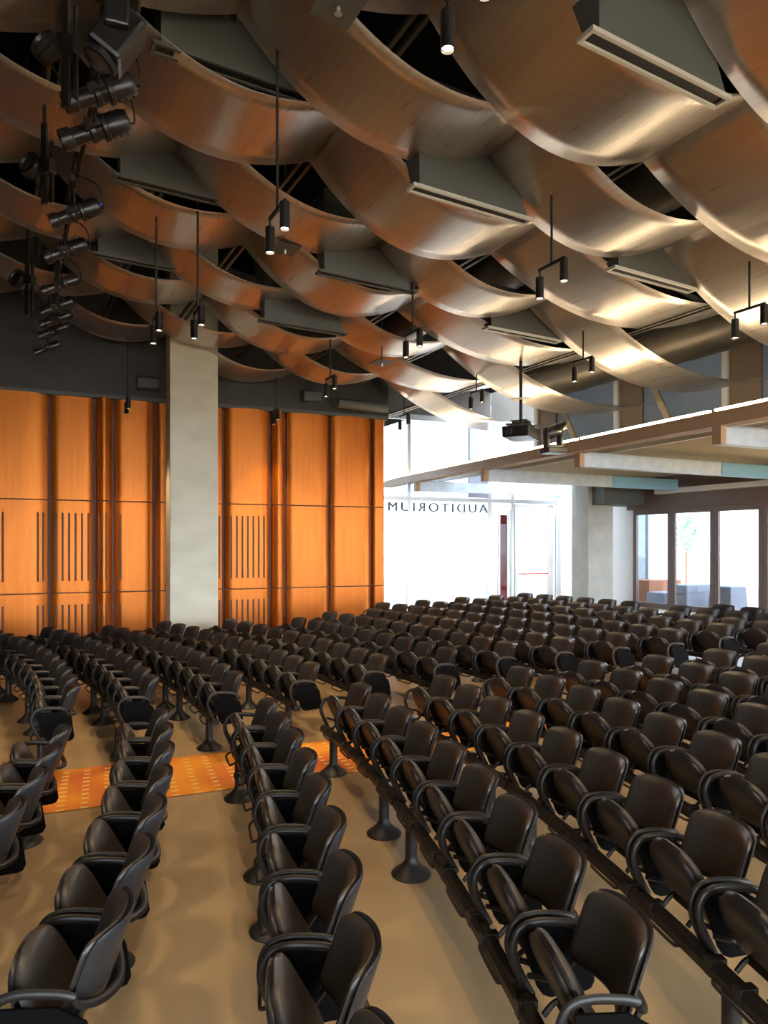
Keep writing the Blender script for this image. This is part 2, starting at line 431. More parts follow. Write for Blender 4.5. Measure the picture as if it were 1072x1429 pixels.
# ------------------------------------------------------------------ orange wall
ZT = [(.0, 1.235), (1.262, 3.215), (3.242, 5.48)]
cols = [(-230, -75), (-75, 69), (69, 132), (132, 158), (158, 216), (216, 258), (258, 312), (312, 377), (377, 398), (398, 459), (459, 518), (518, 537.5)]
bulge = [.16, .16, .10, .16, .12, .10, .08, .13, .14, .12, .13, .09]
slots = {1: [(2, 8), (50, 64)], 2: [(74, 128)], 3: [(135, 152)], 4: [(162, 174)], 6: [(302, 309)], 7: [(318, 371)]}
plab = ['past the left picture edge', 'widest at far left with a few slots', 'second in view from left, full of slots', 'narrow rolled, left of the column', 'just left of the narrow strip before the column', 'narrow strip touching the left of the column',
        'mostly hidden behind the column', 'with slots right of the column', 'narrow rolled, right of the slotted one', 'plain, in middle of the right part', 'plain, second from the right end', 'narrow, at the right end beside the glass']
for ci, ((u0, u1), bd) in enumerate(zip(cols, bulge)):
    if ci == 0: continue
    t0, t1 = wall_t(u0)+.036, wall_t(u1)-.036
    root = empty('wall_panel', WP+WD*t0, WANG)
    tag(root, 'orange metal wall panel, '+plab[ci], 'wall panel', 'orange metal panels of the back wall')
    L = t1-t0; n = 24
    def prof(x):
        a = abs(2*x/L-1)
        if ci in (3, 8): return .02+bd*(1-a**2)
        return .02+bd*.7*(1-a**7)
    for ti, (z0, z1) in enumerate(ZT):
        mb = MB(); vs = []
        for i in range(n+1):
            x = L*i/n; y = -prof(x)
            vs += [(x, y, z0), (x, y, z1)]
        fs = [(2*i, 2*i+2, 2*i+3, 2*i+1) for i in range(n)]
        vs += [(0, .05, z0), (0, .05, z1), (L, .05, z0), (L, .05, z1)]; b = 2*(n+1)
        fs += [(b, 0, 1, b+1), (2*n, b+2, b+3, 2*n+1), (b, b+1, b+3, b+2)]
        fs += [tuple([b]+[2*i for i in range(n+1)]+[b+2]), tuple([b+1]+[2*i+1 for i in range(n+1)]+[b+3])[::-1]]
        mb.add(vs, fs)
        if ti < 2 and ci in slots:
            sz0, sz1 = (.0, 1.0) if ti == 0 else (1.5, 2.96)
            for su0, su1 in slots[ci]:
                a, e = wall_t(su0)-t0, wall_t(su1)-t0; m = max(1, round((e-a)/.125))
                for j in range(m):
                    x = a+(j+.5)*(e-a)/m
                    if .02 < x < L-.02: mb.box((x, -prof(x), (sz0+sz1)/2), (.042, .012, sz1-sz0), 1)
        mb.build('panel_sheet', [M['orange'], M['slot']], root, True, 35)
def wall_quad(name, P, t0, t1, z0, z1, m, th=.25, back=.06):
    mb = MB(); a = P+WD*t0-WN*back; b = P+WD*t1-WN*back
    mb.prism([(a.x, a.y, z0), (b.x, b.y, z0), (b.x, b.y, z1), (a.x, a.y, z1)], -WN*th)
    return struct(mb.build(name, m))
wall_quad('wall_back', WP, -9, wall_t(537), -.1, 5.46, M['groove'])
wall_quad('wall_back_upper', WP, -9, wall_t(540), 5.46, 10.5, M['darkwall'], back=-.10, th=.45)
# grey ledge line over the panels
mb = MB(); a = WP+WD*-9+WN*.11; b = WP+WD*wall_t(540)+WN*.11
mb.prism([(a.x, a.y, 5.47), (b.x, b.y, 5.47), (b.x, b.y, 5.55), (a.x, a.y, 5.55)], -WN*.12); struct(mb.build('trim_1', M['plenum']))
for (u, v, w_, lb) in ((206, 536, 30, 'dark wall speaker box left of the column above the orange panels'), (432, 554, 27, 'grey wall speaker box right of the column above the orange panels')):
    t = wall_t(u); p = WP+WD*t+WN*.2; Y = p.y; z = CAMZ-(v-HV)/F*Y; s = w_/F*Y
    r = empty('wall_speaker', (p.x, p.y, z), WANG); tag(r, lb, 'speaker')
    MB().box((0, 0, 0), (s, .22, s*.55)).build('cabinet', M['darkwall'], r, bevel=.01)
    MB().box((0, -.115, 0), (s*.86, .012, s*.42)).build('grille', M['plenum'], r)
    MB().box((0, .13, 0), (.06, .10, .06)).build('bracket', M['black'], r)
# pipe along the dark wall at right
a = at(470, 562, 16.3); b = at(539, 570, 17.2)
o = MB().tube([a, b], .12, 12).build('wall_pipe', M['plenum'], None, True, 50); tag(o, 'grey pipe running along the dark wall above the right orange panels', 'pipe')

# ------------------------------------------------------------------ concrete column
cp = Vector(((237-CU)/F*13.9, 13.9, 0)); Wc = .965
a = cp; b = a+WD*Wc; c = b-WN*.95; dd = a-WN*.95
mb = MB().prism([(p.x, p.y, 0) for p in (a, b, c, dd)], (0, 0, 9.4))
o = mb.build('column', M['concrete_col'], bevel=.02); o['kind'] = 'structure'

# ------------------------------------------------------------------ glass entrance wall (behind, to the right)
GZ0, GZ1 = .36, 6.05
def gpt(u): return GP+WD*wall_t(u, GP)
def glabel(i): return i
mull = [(525, .1), (570, .09), (682, .12), (714, .10), (778, .16), (818, .12), (905, .12)]
tg = [wall_t(u, GP) for u, _ in mull]
# panes
for i in range(len(mull)-1):
    a = GP+WD*tg[i]; b = GP+WD*tg[i+1]
    for z0, z1 in ((GZ0, 3.62), (3.72, GZ1)):
        o = MB().prism([(a.x, a.y, z0), (b.x, b.y, z0), (b.x, b.y, z1), (a.x, a.y, z1)], -WN*.012).build(f'window_{1+i*2+(z0 > 1)}', M['glass_t']); struct(o)
k = 2
mbf = MB(); R3 = Matrix.Rotation(WANG, 3, 'Z')
for (u, w_), t in zip(mull, tg):
    p = GP+WD*t
    o = MB().box((p.x, p.y, (GZ0+GZ1)/2), (w_*1.15, .14, GZ1-GZ0), rot=R3).build(f'trim_{k}', M['alu']); struct(o); k += 1
for z, h in ((3.67, .12), (GZ1+.05, .16), (GZ0+.05, .1)):
    p = GP+WD*((tg[0]+tg[-1])/2)
    o = MB().box((p.x, p.y, z), (tg[-1]-tg[0], .13, h), rot=R3).build(f'trim_{k}', M['alu']); struct(o); k += 1
a = GP+WD*(tg[0]-3); b = GP+WD*(tg[-1]+4)
struct(MB().prism([(a.x, a.y, GZ1+.12), (b.x, b.y, GZ1+.12), (b.x, b.y, 9.5), (a.x, a.y, 9.5)], -WN*.3).build('wall_entrance_upper', M['darkwall']))
pA, pB = gpt(655), gpt(681)
struct(MB().prism([(pA.x, pA.y-.1, 3.75), (pB.x, pB.y-.1, 3.75), (pB.x, pB.y-.1, 6.1), (pA.x, pA.y-.1, 6.1)], -WN*.1).build('trim_29', M['planter']))
# return wall between orange wall end and glass
e0 = WP+WD*wall_t(537.5); e1 = GP+WD*(tg[0]-.1)
struct(MB().prism([(e0.x-.05, e0.y+.1, 0), (e1.x-.35, e1.y, 0), (e1.x-.35, e1.y, 9.6), (e0.x-.05, e0.y+.1, 9.6)], (-.2, 0, 0)).build('wall_return', M['darkwall']))
# entrance door leaf between mullions 714 and 778
p0, p1 = gpt(717), gpt(771); L = (p1-p0).length
root = empty('door_1', (p0.x, p0.y, 0)+WN*0 if False else (p0.x, p0.y, 0), WANG); struct(root)
mb = MB()
for x, w_ in ((.06, .09), (L-.10, .20)): mb.box((x, -.03, 1.98), (w_, .06, 3.2))
mb.box((L/2, -.03, 3.53), (L, .06, .12)); mb.box((L/2, -.03, .52), (L, .06, .26))
mb.build('door_frame', M['white'], root)
mb = MB().tube([(.12, -.11, 1.36), (L-.25, -.11, 1.36)], .022, 8)
mb.build('push_bar', M['red'], root, True)
mb = MB().tube([(L+.06, -.12, .5), (L+.06, -.12, 3.3)], .03, 8)
for z in (.9, 1.9, 3.1): mb.tube([(L+.06, -.12, z), (L+.06, .0, z)], .02, 6)
mb.build('pull_pole', M['alu'], root, True)
# side leaf with red edge
p0, p1 = gpt(694), gpt(711); L = (p1-p0).length
root = empty('door_2', (p0.x, p0.y, 0), WANG); struct(root)
mb = MB()
mb.box((.04, -.03, 1.85), (.07, .06, 3.0)); mb.box((L-.03, -.03, 1.85), (.06, .06, 3.0)); mb.box((L/2, -.03, 3.36), (L, .06, .08))
mb.build('door_frame', M['white'], root)
o = MB().box((0, 0, 0), (.26, .05, 2.9)).build('banner', M['red']); q = gpt(703)*1.06; o.location = (q.x, q.y, 1.85); o.rotation_euler = (0, 0, WANG)
tag(o, 'tall narrow red upright banner outside the glass entrance doors', 'banner')
# mirrored lettering on the glass
def lettering(txt, pA, pB, zbase, h, th=.015):
    cu = bpy.data.curves.new('lettering', 'FONT'); cu.body = txt; cu.size = 1; cu.extrude = .02; cu.space_character = 1.35
    o = bpy.data.objects.new('tmp', cu); COL.objects.link(o); bpy.context.view_layer.update()
    dg = bpy.context.evaluated_depsgraph_get(); me = bpy.data.meshes.new_from_object(o.evaluated_get(dg)); bpy.data.objects.remove(o)
    # bolder strokes: three slightly shifted copies of the glyphs
    bm = bmesh.new(); bm.from_mesh(me); g0 = list(bm.verts)+list(bm.edges)+list(bm.faces)
    for dx in (-.028, .028):
        rr = bmesh.ops.duplicate(bm, geom=g0); bmesh.ops.translate(bm, verts=[e for e in rr['geom'] if isinstance(e, bmesh.types.BMVert)], vec=(dx, 0, .002 if dx > 0 else -.002))
    bm.to_mesh(me); bm.free()
    xs = [v.co.x for v in me.vertices]; ys = [v.co.y for v in me.vertices]; x0, x1 = min(xs), max(xs); y0, y1 = min(ys), max(ys)
    dv = pB-pA
    for v in me.vertices:
        t = (v.co.x-x0)/(x1-x0); p = pA+dv*t
        q = p-WN*(v.co.z*.2-.03)
        v.co = (q.x, q.y, zbase+h*(v.co.y-y0)/(y1-y0))
    me.materials.clear(); me.materials.append(M['ink'])
    ob = bpy.data.objects.new('glass_lettering', me); COL.objects.link(ob); return ob
o = lettering('AUDITORIUM', gpt(680), gpt(541), CAMZ+46.5/F*21.2, .27)
tag(o, 'grey capital letters seen mirrored across the top of the entrance glass', 'lettering')

# pale column beside the entrance and door wall on the right
SD = 17.1
def spt(u, S=SD):
    k_ = (u-CU)/F; Y = S/(.8736*k_+.4866); return Vector((k_*Y, Y, 0))
def wof(u, S=SD): return (spt(u, S).y-.4866*S)/.8736
a = at(821, 700, 20.6); a.z = 0
mb = MB(); q = [a, a+WD*.95, a+WD*.95-WN*.8, a-WN*.8]
o = mb.prism([(p.x, p.y, .3) for p in q], (0, 0, 4.1)).build('column_entrance', M['concrete_lt'], bevel=.02); struct(o)
o = MB().box(a+WD*1.0+WN*.1+Vector((0, 0, 3.85)), (1.7, .9, .72), rot=R3).build('trim_30', M['plenum']); struct(o)
# white jamb panel between column and doors
w_hi = wof(885); R4 = Matrix.Rotation(ANG, 3, 'Z')
c = sw(SD+.1, w_hi+.45, 0); o = MB().box((c.x, c.y, 1.95), (.2, .9, 3.3), rot=R4).build('wall_jamb', M['white']); struct(o)
DM = 1.383; ND = 13
for i in range(ND):
    w1 = w_hi-i*DM; w0 = w1-DM; c = sw(SD, (w0+w1)/2)
    root = empty(f'door_{3+i}', (c.x, c.y, .36), ANG); struct(root)
    mb = MB(); fw = .13
    for y in (-DM/2+fw/2, DM/2-fw/2): mb.box((0, y, 1.5), (.09, fw-.01, 3.0))
    mb.box((0, 0, 2.92), (.09, DM-2*fw, .16)); mb.box((0, 0, .09), (.09, DM-2*fw, .18))
    mb.build('door_frame', M['frame_brown'], root)
    MB().box((0, 0, 1.5), (.012, DM-2*fw, 2.7)).build('pane', M['glass_t'] if i < 4 else M['glass'], root)  # unseen bays get clear glass for brighter reflections in the sheets
wl = w_hi-ND*DM
def side_wall(name, s0, s1, w0, w1, z0, z1, m):
    mb = MB(); q = [sw(s0, w0), sw(s1, w0), sw(s1, w1), sw(s0, w1)]
    return struct(mb.prism([(p.x, p.y, z0) for p in q], (0, 0, z1-z0)).build(name, m))
side_wall('wall_right_header', SD-.1, SD+.2, wl, w_hi+.2, 3.36, 4.3, M['frame_brown'])
side_wall('trim_31', SD-.30, SD-.1, wl, w_hi-1.0, 3.78, 3.92, M['white'])
# low soffit over the side zone, clerestory above
WEND = 17.0
side_wall('ceiling_side', 10.35, SD+.3, -9, 15.6, 4.32, 4.42, M['soffit'])
side_wall('ceiling_side_edge', 13.2, 13.4, -6, WEND, 4.42, 4.7, M['frame_brown'])
cm = [wof(861, 13.2)+2.75*1, wof(861, 13.2), wof(1013, 13.2)]
dm = cm[1]-cm[2]; ws = [cm[1]+dm*j for j in range(1, -7, -1)]
n_ = 40
for j in range(len(ws)-1):
    wa, wb = ws[j+1], ws[j]
    o = side_wall(f'window_{20+j}', 13.28, 13.30, wa+.06, wb-.75, 4.6, 7.3, M['frost'])
    side_wall(f'trim_{n_}', 13.22, 13.36, wb-.75, wb-.07, 4.6, 7.3, M['clad']); n_ += 1
    side_wall(f'trim_{n_}', 13.15, 13.30, wb-.07, wb+.06, 4.6, 7.3, M['white']); n_ += 1
    # diagonal brace in front of each bay
    a = sw(13.0, wb-.9, 6.6); b = sw(13.0, wb-1.9, 4.6)
    o = MB().tube([a, b], .09, 4).build('diagonal_brace', M['soffit'])
    tag(o, f'slanting tan steel brace in front of the upper windows, {ORD[j]} from the entrance', 'brace', 'steel braces at the upper windows')
# glazing between last clerestory mullion and the glass wall
side_wall('window_19', 13.28, 13.30, ws[0]+.1, WEND, 4.6, 7.3, M['glass'])

# ------------------------------------------------------------------ light beam and galvanised channels
LX = [(584, 685), (679, 671), (811, 651), (1006, 619)]
ZC = 3.85
LP = [atz(u, v, ZC) for u, v in LX]
ld = (LP[-1]-LP[0]); ld.z = 0; ld.normalize(); lperp = Vector((-ld.y, ld.x, 0))
if lperp.x < 0: lperp = -lperp
far_end = LP[0]-ld*2.2; near_end = LP[-1]+ld*7.5
lroot = empty('light_beam', LP[0]+Vector((0, 0, .35))); tag(lroot, 'long tan hanging beam with a glowing white light strip along its top', 'light beam')
o0 = lroot.location.copy()
def lbox(mb, a, b, h, w_, mi=0):
    a = a-o0; b = b-o0; q = [a-lperp*w_/2, a+lperp*w_/2, b+lperp*w_/2, b-lperp*w_/2]
    mb.prism([(p.x, p.y, a.z-h/2) for p in q], (0, 0, h), mi)
zb = 4.22
mb = MB(); lbox(mb, far_end.xy.to_3d()+Vector((0, 0, zb)), near_end.xy.to_3d()+Vector((0, 0, zb)), .22, .3)
mb.build('beam_body', M['beam_brown'], lroot)
seg = 3.06; Lt = (near_end-far_end).length; nseg = int(Lt/seg)+1
for i in range(nseg):
    a = far_end+ld*(i*seg+.05); b = far_end+ld*min((i+1)*seg-.05, Lt)
    mb = MB(); lbox(mb, a.xy.to_3d()-lperp*.12+Vector((0, 0, zb+.14)), b.xy.to_3d()-lperp*.12+Vector((0, 0, zb+.125)), .028, .05)
    mb.build('light_strip', M['led'], lroot)['label'] = 'glowing white light strip'
chn = ['nearest the entrance glass', 'second from the entrance glass', 'third from the entrance glass', 'largest and nearest, cut by picture edge', 'beyond the picture edge']
pts = LP+[LP[-1]+(LP[-1]-LP[-2])]
for i, p in enumerate(pts):
    L = 6.45 if i else 6.1
    root = empty('ceiling_channel', (p.x, p.y, ZC), math.atan2(lperp.y, lperp.x))
    tag(root, 'horizontal galvanised steel channel with sky-tinted blue end, '+chn[i], 'steel channel', 'galvanised channels under the side ceiling')
    def cbox(x0, x1, mi=0):
        mb = MB(); mb.box(((x0+x1)/2, -.03, .15), (x1-x0, .02, .28)); mb.box(((x0+x1)/2, .04, .005), (x1-x0, .20, .02)); mb.box(((x0+x1)/2, .04, .285), (x1-x0, .16, .02)); return mb
    cbox(.0, L*.62).build('channel', M['galv'], root)
    cbox(L*.625, L).build('sky_tint_section', M['tint'], root)['label'] = 'end section coloured blue like sky light'
    MB().box((-.06, -.02, .23), (.12, .16, .50)).build('hanger', M['beam_brown'], root)
# upper support rails of the galvanised frame
for j, off in enumerate((.5, 1.1)):
    a = far_end+lperp*off; b = near_end+lperp*off
    mb = MB(); q = [a-lperp*.05, a+lperp*.05, b+lperp*.05, b-lperp*.05]
    o = mb.prism([(p.x, p.y, 4.20) for p in q], (0, 0, .11)).build('support_rail', M['white_metal'])
    tag(o, ['pale thin rail under the side soffit, next to the light beam', 'pale thin rail under the side soffit, second from the light beam'][j], 'rail')

# ------------------------------------------------------------------ ceiling: rails and sagging perforated sheets
Z0 = 4.85
RAILS = [(-1.02, 1.27), (-.74, 1.215), (-.46, 1.16), (-.18, 1.11), (.10, 1.055), (.382, 1.0), (.653, .94), (.956, .88), (1.205, .83), (1.56, .81), (1.83, .70)]
RI = {i-5: (s*Z0, CAMZ+z*Z0) for i, (s, z) in enumerate(RAILS)}
LAST = (2.60*Z0, CAMZ+.655*Z0)          # outer end of the last sheets, even run
LAST5 = (2.30*Z0, CAMZ+.86*Z0)
def beyond_wall(s, w, m=.25):
    p = sw(s, w); return (p-WP).dot(WN) < m if True else False
def near_limit(s, w):
    p = sw(s, w); gl = (p-GP).dot(WN) < .4; ow = (p-WP).dot(WN) < .35 and (p-WP).dot(WD) < wall_t(537)+.2
    return gl or ow
mats_sheet = [M['perf']]
runname = {}
def sheet(r0, r1, w0, w1, sag, label, grp):
    (s0, z0), (s1, z1) = r0, r1; n = 28; m = 6; th = .004
    mb = MB(); vs = []; uvs = []
    for i in range(n+1):
        t = i/n; s = s0+(s1-s0)*t; z = z0+(z1-z0)*t-sag*4*t*(1-t)*(1+.35*(.5-t))
        for k in range(m+1): vs.append(sw(s, w0+(w1-w0)*k/m, z)); uvs.append((t*(s1-s0), (w1-w0)*k/m))
    mb.add(vs, [(i*(m+1)+k, (i+1)*(m+1)+k, (i+1)*(m+1)+k+1, i*(m+1)+k+1) for i in range(n) for k in range(m)])
    me = bpy.data.meshes.new('ceiling_sheet'); me.from_pydata(mb.v, [], mb.f); me.materials.append(M['perf'])
    ul = me.uv_layers.new(name='UVMap')
    for lp in me.loops: ul.data[lp.index].uv = (uvs[lp.vertex_index][1], uvs[lp.vertex_index][0])
    me.polygons.foreach_set('use_smooth', [True]*len(me.polygons))
    c = vs[0]
    o = bpy.data.objects.new('ceiling_sheet', me); COL.objects.link(o)
    for v in me.vertices: v.co -= c
    o.location = c
    md = o.modifiers.new('thickness', 'SOLIDIFY'); md.thickness = th
    tag(o, label, 'ceiling sheet', grp); return o
runs = [(-4, -2), (-3, -1), (-2, 0), (-1, 1), (0, 2), (1, 3), (2, 4), (3, 'L5'), (4, 'L')]
rn = 0
spt_wall = []
for ri, (a, b) in enumerate(runs):
    r0 = RI[a]; r1 = RI[b] if isinstance(b, int) else (LAST if b == 'L' else LAST5)
    base = 1.256 if a % 2 == 0 else 1.546
    sheets = []
    for k in range(-4, 8):
        wf = (base+.53*k)*Z0; wn = wf-.232*Z0-(.03*Z0 if a % 2 else 0)
        if near_limit(r0[0], wf) or near_limit((r0[0]+r1[0])/2, wf) or near_limit(r1[0], wf): continue
        if sw(r1[0], wf).y < 1.0: continue
        # in view ?
        vis = False
        for t in (0, .25, .5, .75, 1):
            for w in (wn, wf):
                s = r0[0]+(r1[0]-r0[0])*t; z = r0[1]+(r1[1]-r0[1])*t-.5*4*t*(1-t)
                q = sw(s, w, z)
                if q.y > .5:
                    u, v = uv(q)
                    if -40 < u < 1110 and -40 < v: vis = True
        if vis: sheets.append((wn, wf))
    sheets.sort(reverse=True)
    if not sheets: continue
    for j, (wn, wf) in enumerate(sheets):
        sag = .52 if isinstance(b, int) else (.60 if b == 'L' else .68)
        sheet(r0, r1, wn, wf, sag, f'sagging perforated copper-toned ceiling sheet, {ORD[j]} from the far wall in the {ORD[rn]} run from left', f'ceiling sheets of the {ORD[rn]} run from the left')
    rn += 1
# twin rails the sheets hang from
for i in range(-4, 6):
    s, z = RI[i]
    root = empty('ceiling_rail', sw(s, 4, z)); tag(root, f'thin twin metal rail above the ceiling sheets, {ORD[i+4]} from left', 'ceiling rail', 'twin rails of the sheet ceiling')
    wmax = 4
    while not near_limit(s, wmax+.1) and wmax < 20: wmax += .1
    for off in (-.06, .06):
        mb = MB(); q = [sw(s+off-.022, -1), sw(s+off+.022, -1), sw(s+off+.022, wmax), sw(s+off-.022, wmax)]
        mb.prism([(p.x, p.y, z+.03) for p in q], (0, 0, .05)); o = mb.build('rail_bar', M['duct'])
        o.parent = root; o.location = -root.location
# deck
def deck_z(s): return 9.6-.19*s
q = [sw(-14, -9.3), sw(13.4, -9.3), sw(13.4, 24), sw(-14, 24)]; zz = [deck_z(-14), deck_z(13.4), deck_z(13.4), deck_z(-14)]
struct(MB().prism([(p.x, p.y, z) for p, z in zip(q, zz)], (0, 0, .2)).build('ceiling', M['deck']))
# ducts
def duct(s, z, w0, w1, r, label):
    mb = MB(); pts_ = [sw(s, w0+(w1-w0)*i/60, z) for i in range(61)]
    rr = [r*(1.03 if i % 3 == 0 else 1) for i in range(61)]
    o = mb.tube(pts_, rr, 24).build('air_duct', M['duct'], None, True, 40); tag(o, label, 'duct'); return o
duct(11.9, 6.45, -2, 13.4, .50, 'big round metal duct above the sheets near the upper windows')
duct(7.85, 7.25, -2, 14.5, .42, 'round metal duct seen through openings in middle of ceiling')
# cross pipes on the deck
for j, (w_, s0, s1) in enumerate(((3.2, 3, 12), (6.0, 4, 12.5), (8.6, 4, 12.5))):
    a = sw(s0, w_, deck_z(s0)-.35); b = sw(s1, w_, deck_z(s1)-.35)
    o = MB().tube([a, b], .05, 8).build('ceiling_pipe', M['plenum'], None, True); tag(o, f'thin pipe crossing high above the ceiling sheets, {ORD[j]} from the camera', 'pipe')
# slot diffuser boxes
def diffuser(s, w, dz, label, L=1.5, bright=True, H=1.15):
    z = CAMZ+dz; root = empty('air_diffuser', sw(s, w, z), ANG); tag(root, label, 'air diffuser', 'slot air diffusers between the ceiling sheets')
    mb = MB()
    v = [(.03, -.07, .018), (L-.03, -.07, .018), (L-.03, .07, .018), (.03, .07, .018), (.03, -.07, H), (L*.6, -.07, H), (L*.6, .5, H), (.03, .5, H)]
    mb.add(v, [(0, 1, 2, 3), (4, 7, 6, 5), (0, 4, 5, 1), (1, 5, 6, 2), (2, 6, 7, 3), (3, 7, 4, 0)])
    mb.build('plenum_box', M['plenum'], root)
    mb = MB()
    mb.box((L/2, -.065, 0), (L+.08, .03, .035)); mb.box((L/2, .065, 0), (L+.08, .03, .035)); mb.box((-.025, 0, 0), (.03, .11, .035)); mb.box((L+.025, 0, 0), (.03, .11, .035))
    mb.build('slot_frame', M['white_metal'] if bright else M['plenum'], root)
    mb = MB(); mb.box((L/2, 0, .008), (L-.0, .102, .012)); mb.build('slot', M['black'], root)
for (u, v, dz, lb) in ((822, 50, 3.7, 'grey air duct box with white slot edge at top right'), (577, 262, 3.7, 'grey air duct box with white slot edge near middle of ceiling'), (447, 380, 3.75, 'grey air duct box above the twin pendants, dark slot edge'),
                       (365, 447, 3.7, 'small far grey air duct box right of the column'), (218, 66, 4.45, 'dark grey air duct box at top left beside the stage lights'), (163, 247, 4.4, 'dark grey air duct box, middle of the three beside the stage lights'),
                       (133, 355, 4.4, 'dark grey air duct box, lowest of the three beside the stage lights'), (855, 375, 3.5, 'pale air duct box with thin slot right of the tall pendant'), (680, 458, 3.5, 'pale air duct box with thin slot above the projector')):
    p = atz(u, v, CAMZ+dz); s = p.dot(ES); w = p.dot(ER)
    diffuser(s, w, dz, lb, bright=(u > 500), H=.7 if dz == 3.5 else 1.15)

# ------------------------------------------------------------------ pendants
def cyl_lamp(parent, off, h, r, tilt=0):
    rot = Matrix.Rotation(tilt, 3, 'Y')
    mb = MB().lathe([(r*.35, 0), (r*.95, -.004), (r, -.02), (r, -h), (r*1.03, -h-.004), (r*.88, -h-.004), (r*.84, -h+.03)], off, 20, rot=rot)
    o = mb.build('lamp_head', M['fixture'], parent, True, 40)
    e = MB().lathe([(r*.78, -h+.012), (r*.6, -h+.008)], off, 20, rot=rot).build('lens', M['lamp'], o)
    e['label'] = 'glowing lamp lens'
    return o
def spot(loc, power=60, size=78):
    l = bpy.data.lights.new('pendant_spot', 'SPOT'); l.energy = power; l.spot_size = rad(size); l.spot_blend = .6; l.color = (1, .72, .42); l.shadow_soft_size = .04
    o = bpy.data.objects.new('pendant_spot', l); COL.objects.link(o); o.location = loc; return o
DZP = 2.78
SPOTP = 110
def pendant(u, v, Y, gap, label, rot=0, inview=True, tiltv=0):
    """(u, v) is the foot of the rod; gap the half distance of its two lamps"""
    p = at(u, v, Y); s = p.dot(ES); top = deck_z(s)
    root = empty('pendant_light', p, rot); tag(root, label, 'pendant light', 'twin spot pendants')
    MB().tube([(0, 0, -.02), (0, 0, top-p.z)], .014, 8).build('rod', M['black'], root, True)
    MB().box((0, 0, -.02), (gap*2+.03, .025, .03)).build('cross_bar', M['black'], root)
    h, r = .24, .046
    for sg, dz in ((-1, -.07), (1, -.0)):
        cyl_lamp(root, Vector((gap*sg, 0, dz-.03)), h, r)
        MB().tube([(gap*sg, 0, -.02), (gap*sg, 0, dz-.05)], .01, 6).build('stem', M['black'], root)
        c = Matrix.Rotation(rot, 3, 'Z') @ Vector((gap*sg, 0, 0))
        spot((p.x+c.x, p.y+c.y, p.z+dz-.03-h-.03), SPOTP)
def yfor(vb): return F*DZP/(HV-vb)
pend = [(387, 290, 338, .055, 'twin spotlight pendant on long black rod in front of the centre left ceiling', 1.1), (276, 430, 460, .12, 'twin spotlight pendant hanging just above the top right of concrete column', .2),
        (218, 438, 467, .03, 'twin spotlight pendant just left of the concrete column top', 1.5), (178, 553, 577, .03, 'lowest pendant on the left, against the orange wall', 1.3),
        (576, 462, 496, .115, 'twin spotlight pendant in the middle above the entrance glass', .3), (770, 366, 407, .135, 'twin spotlight pendant with bent bracket, centre right', .5),
        (461, 525, 552, .05, 'small twin pendant near the end of the dark wall', .6), (385, 570, 589, .07, 'small twin pendant against the orange panels right of the column', .3),
        (1046, 428, 452, .16, 'twin pendant in front of pale sheets at right edge', .4), (814, 500, 524, .09, 'twin pendant above the light beam, right of the projector', .3),
        (665, 545, 570, .08, 'small twin pendant just left of the projector', .3), (564, 578, 600, .08, 'farthest small twin pendant in front of the entrance glass', .3)]
for (u, vr, vb, gap, lb, rt) in pend:
    Y = yfor(vb) if u != 385 else 15.6
    if u == 178: Y = 14.0
    pendant(u, vr, Y, .19 if u not in (385, 178) else .12, lb, -1.06)
pendant(650, -38, 4.1, .19, 'large twin spotlight pendant at the very top of the picture', -1.06)
for k_, (x, y) in enumerate(((-2.6, 3.0), (1.9, 1.8), (4.6, 4.2), (-5.8, 6.2), (6.8, 7.4))):  # extra unseen pendants, added to light the foreground
    r_l = ['nearest, over left chair rows', 'nearest, over the camera side', 'over the right chair rows', 'over the far left seats', 'over the right hand seats']
    Yv = y; p = Vector((x, y, CAMZ+DZP+.35))
    u, v = uv(p); pendant(u, v, y, .11, 'added unseen twin spotlight pendant, '+r_l[k_], .4)

# small square plates under the sheets
for (u, v, dz, lb) in ((472, 8, 4.1, 'square grey plate with small sprinkler at the top centre'), (398, 348, 4.0, 'square grey plate below the near left pendant'), (533, 506, 3.3, 'small pale plate under sheets near the end of the dark wall')):
    p = atz(u, v, CAMZ+dz); root = empty('sprinkler_plate', p, ANG); tag(root, lb, 'sprinkler', 'sprinkler plates under the sheets')
    MB().box((0, 0, 0), (.34, .34, .012)).build('plate', M['plenum'], root)
    MB().lathe([(.015, 0), (.02, -.02), (.012, -.05), (.03, -.055), (.03, -.06)], (0, 0, -.005), 12).build('sprinkler_head', M['alu'], root)
    MB().tube([(0, 0, 0), (0, 0, 1.3)], .012, 6).build('drop_pipe', M['plenum'], root)

# ------------------------------------------------------------------ projector and motorised spotlight
p = at(727, 605, 12.6); root = empty('projector', p, rad(-28)); tag(root, 'black ceiling projector hanging on a pole above the light beam', 'projector')
MB().box((0, 0, 0), (.50, .70, .20)).build('body', M['fixture'], root, bevel=.02)
MB().lathe([(.07, 0), (.075, .05), (.055, .055), (.05, .02)], (-.12, -.35, 0), 18, rot=Matrix.Rotation(rad(90), 3, 'X')).build('lens', M['black'], root)
MB().box((0, 0, .15), (.42, .50, .02)).box((0, 0, .22), (.30, .3, .02)).box((.12, .1, .18), (.03, .03, .08)).box((-.12, -.1, .18), (.03, .03, .08)).box((-.12, .1, .18), (.03, .03, .08)).box((.12, -.1, .18), (.03, .03, .08)).build('mount_plate', M['black'], root)
MB().tube([(0, 0, .2), (0, 0, deck_z(p.dot(ES))-p.z)], .03, 10).build('pole', M['black'], root)
MB().lathe([(.17, .62), (.17, .635), (.02, .64)], (0, 0, 0), 24).build('collar', M['white_metal'], root)
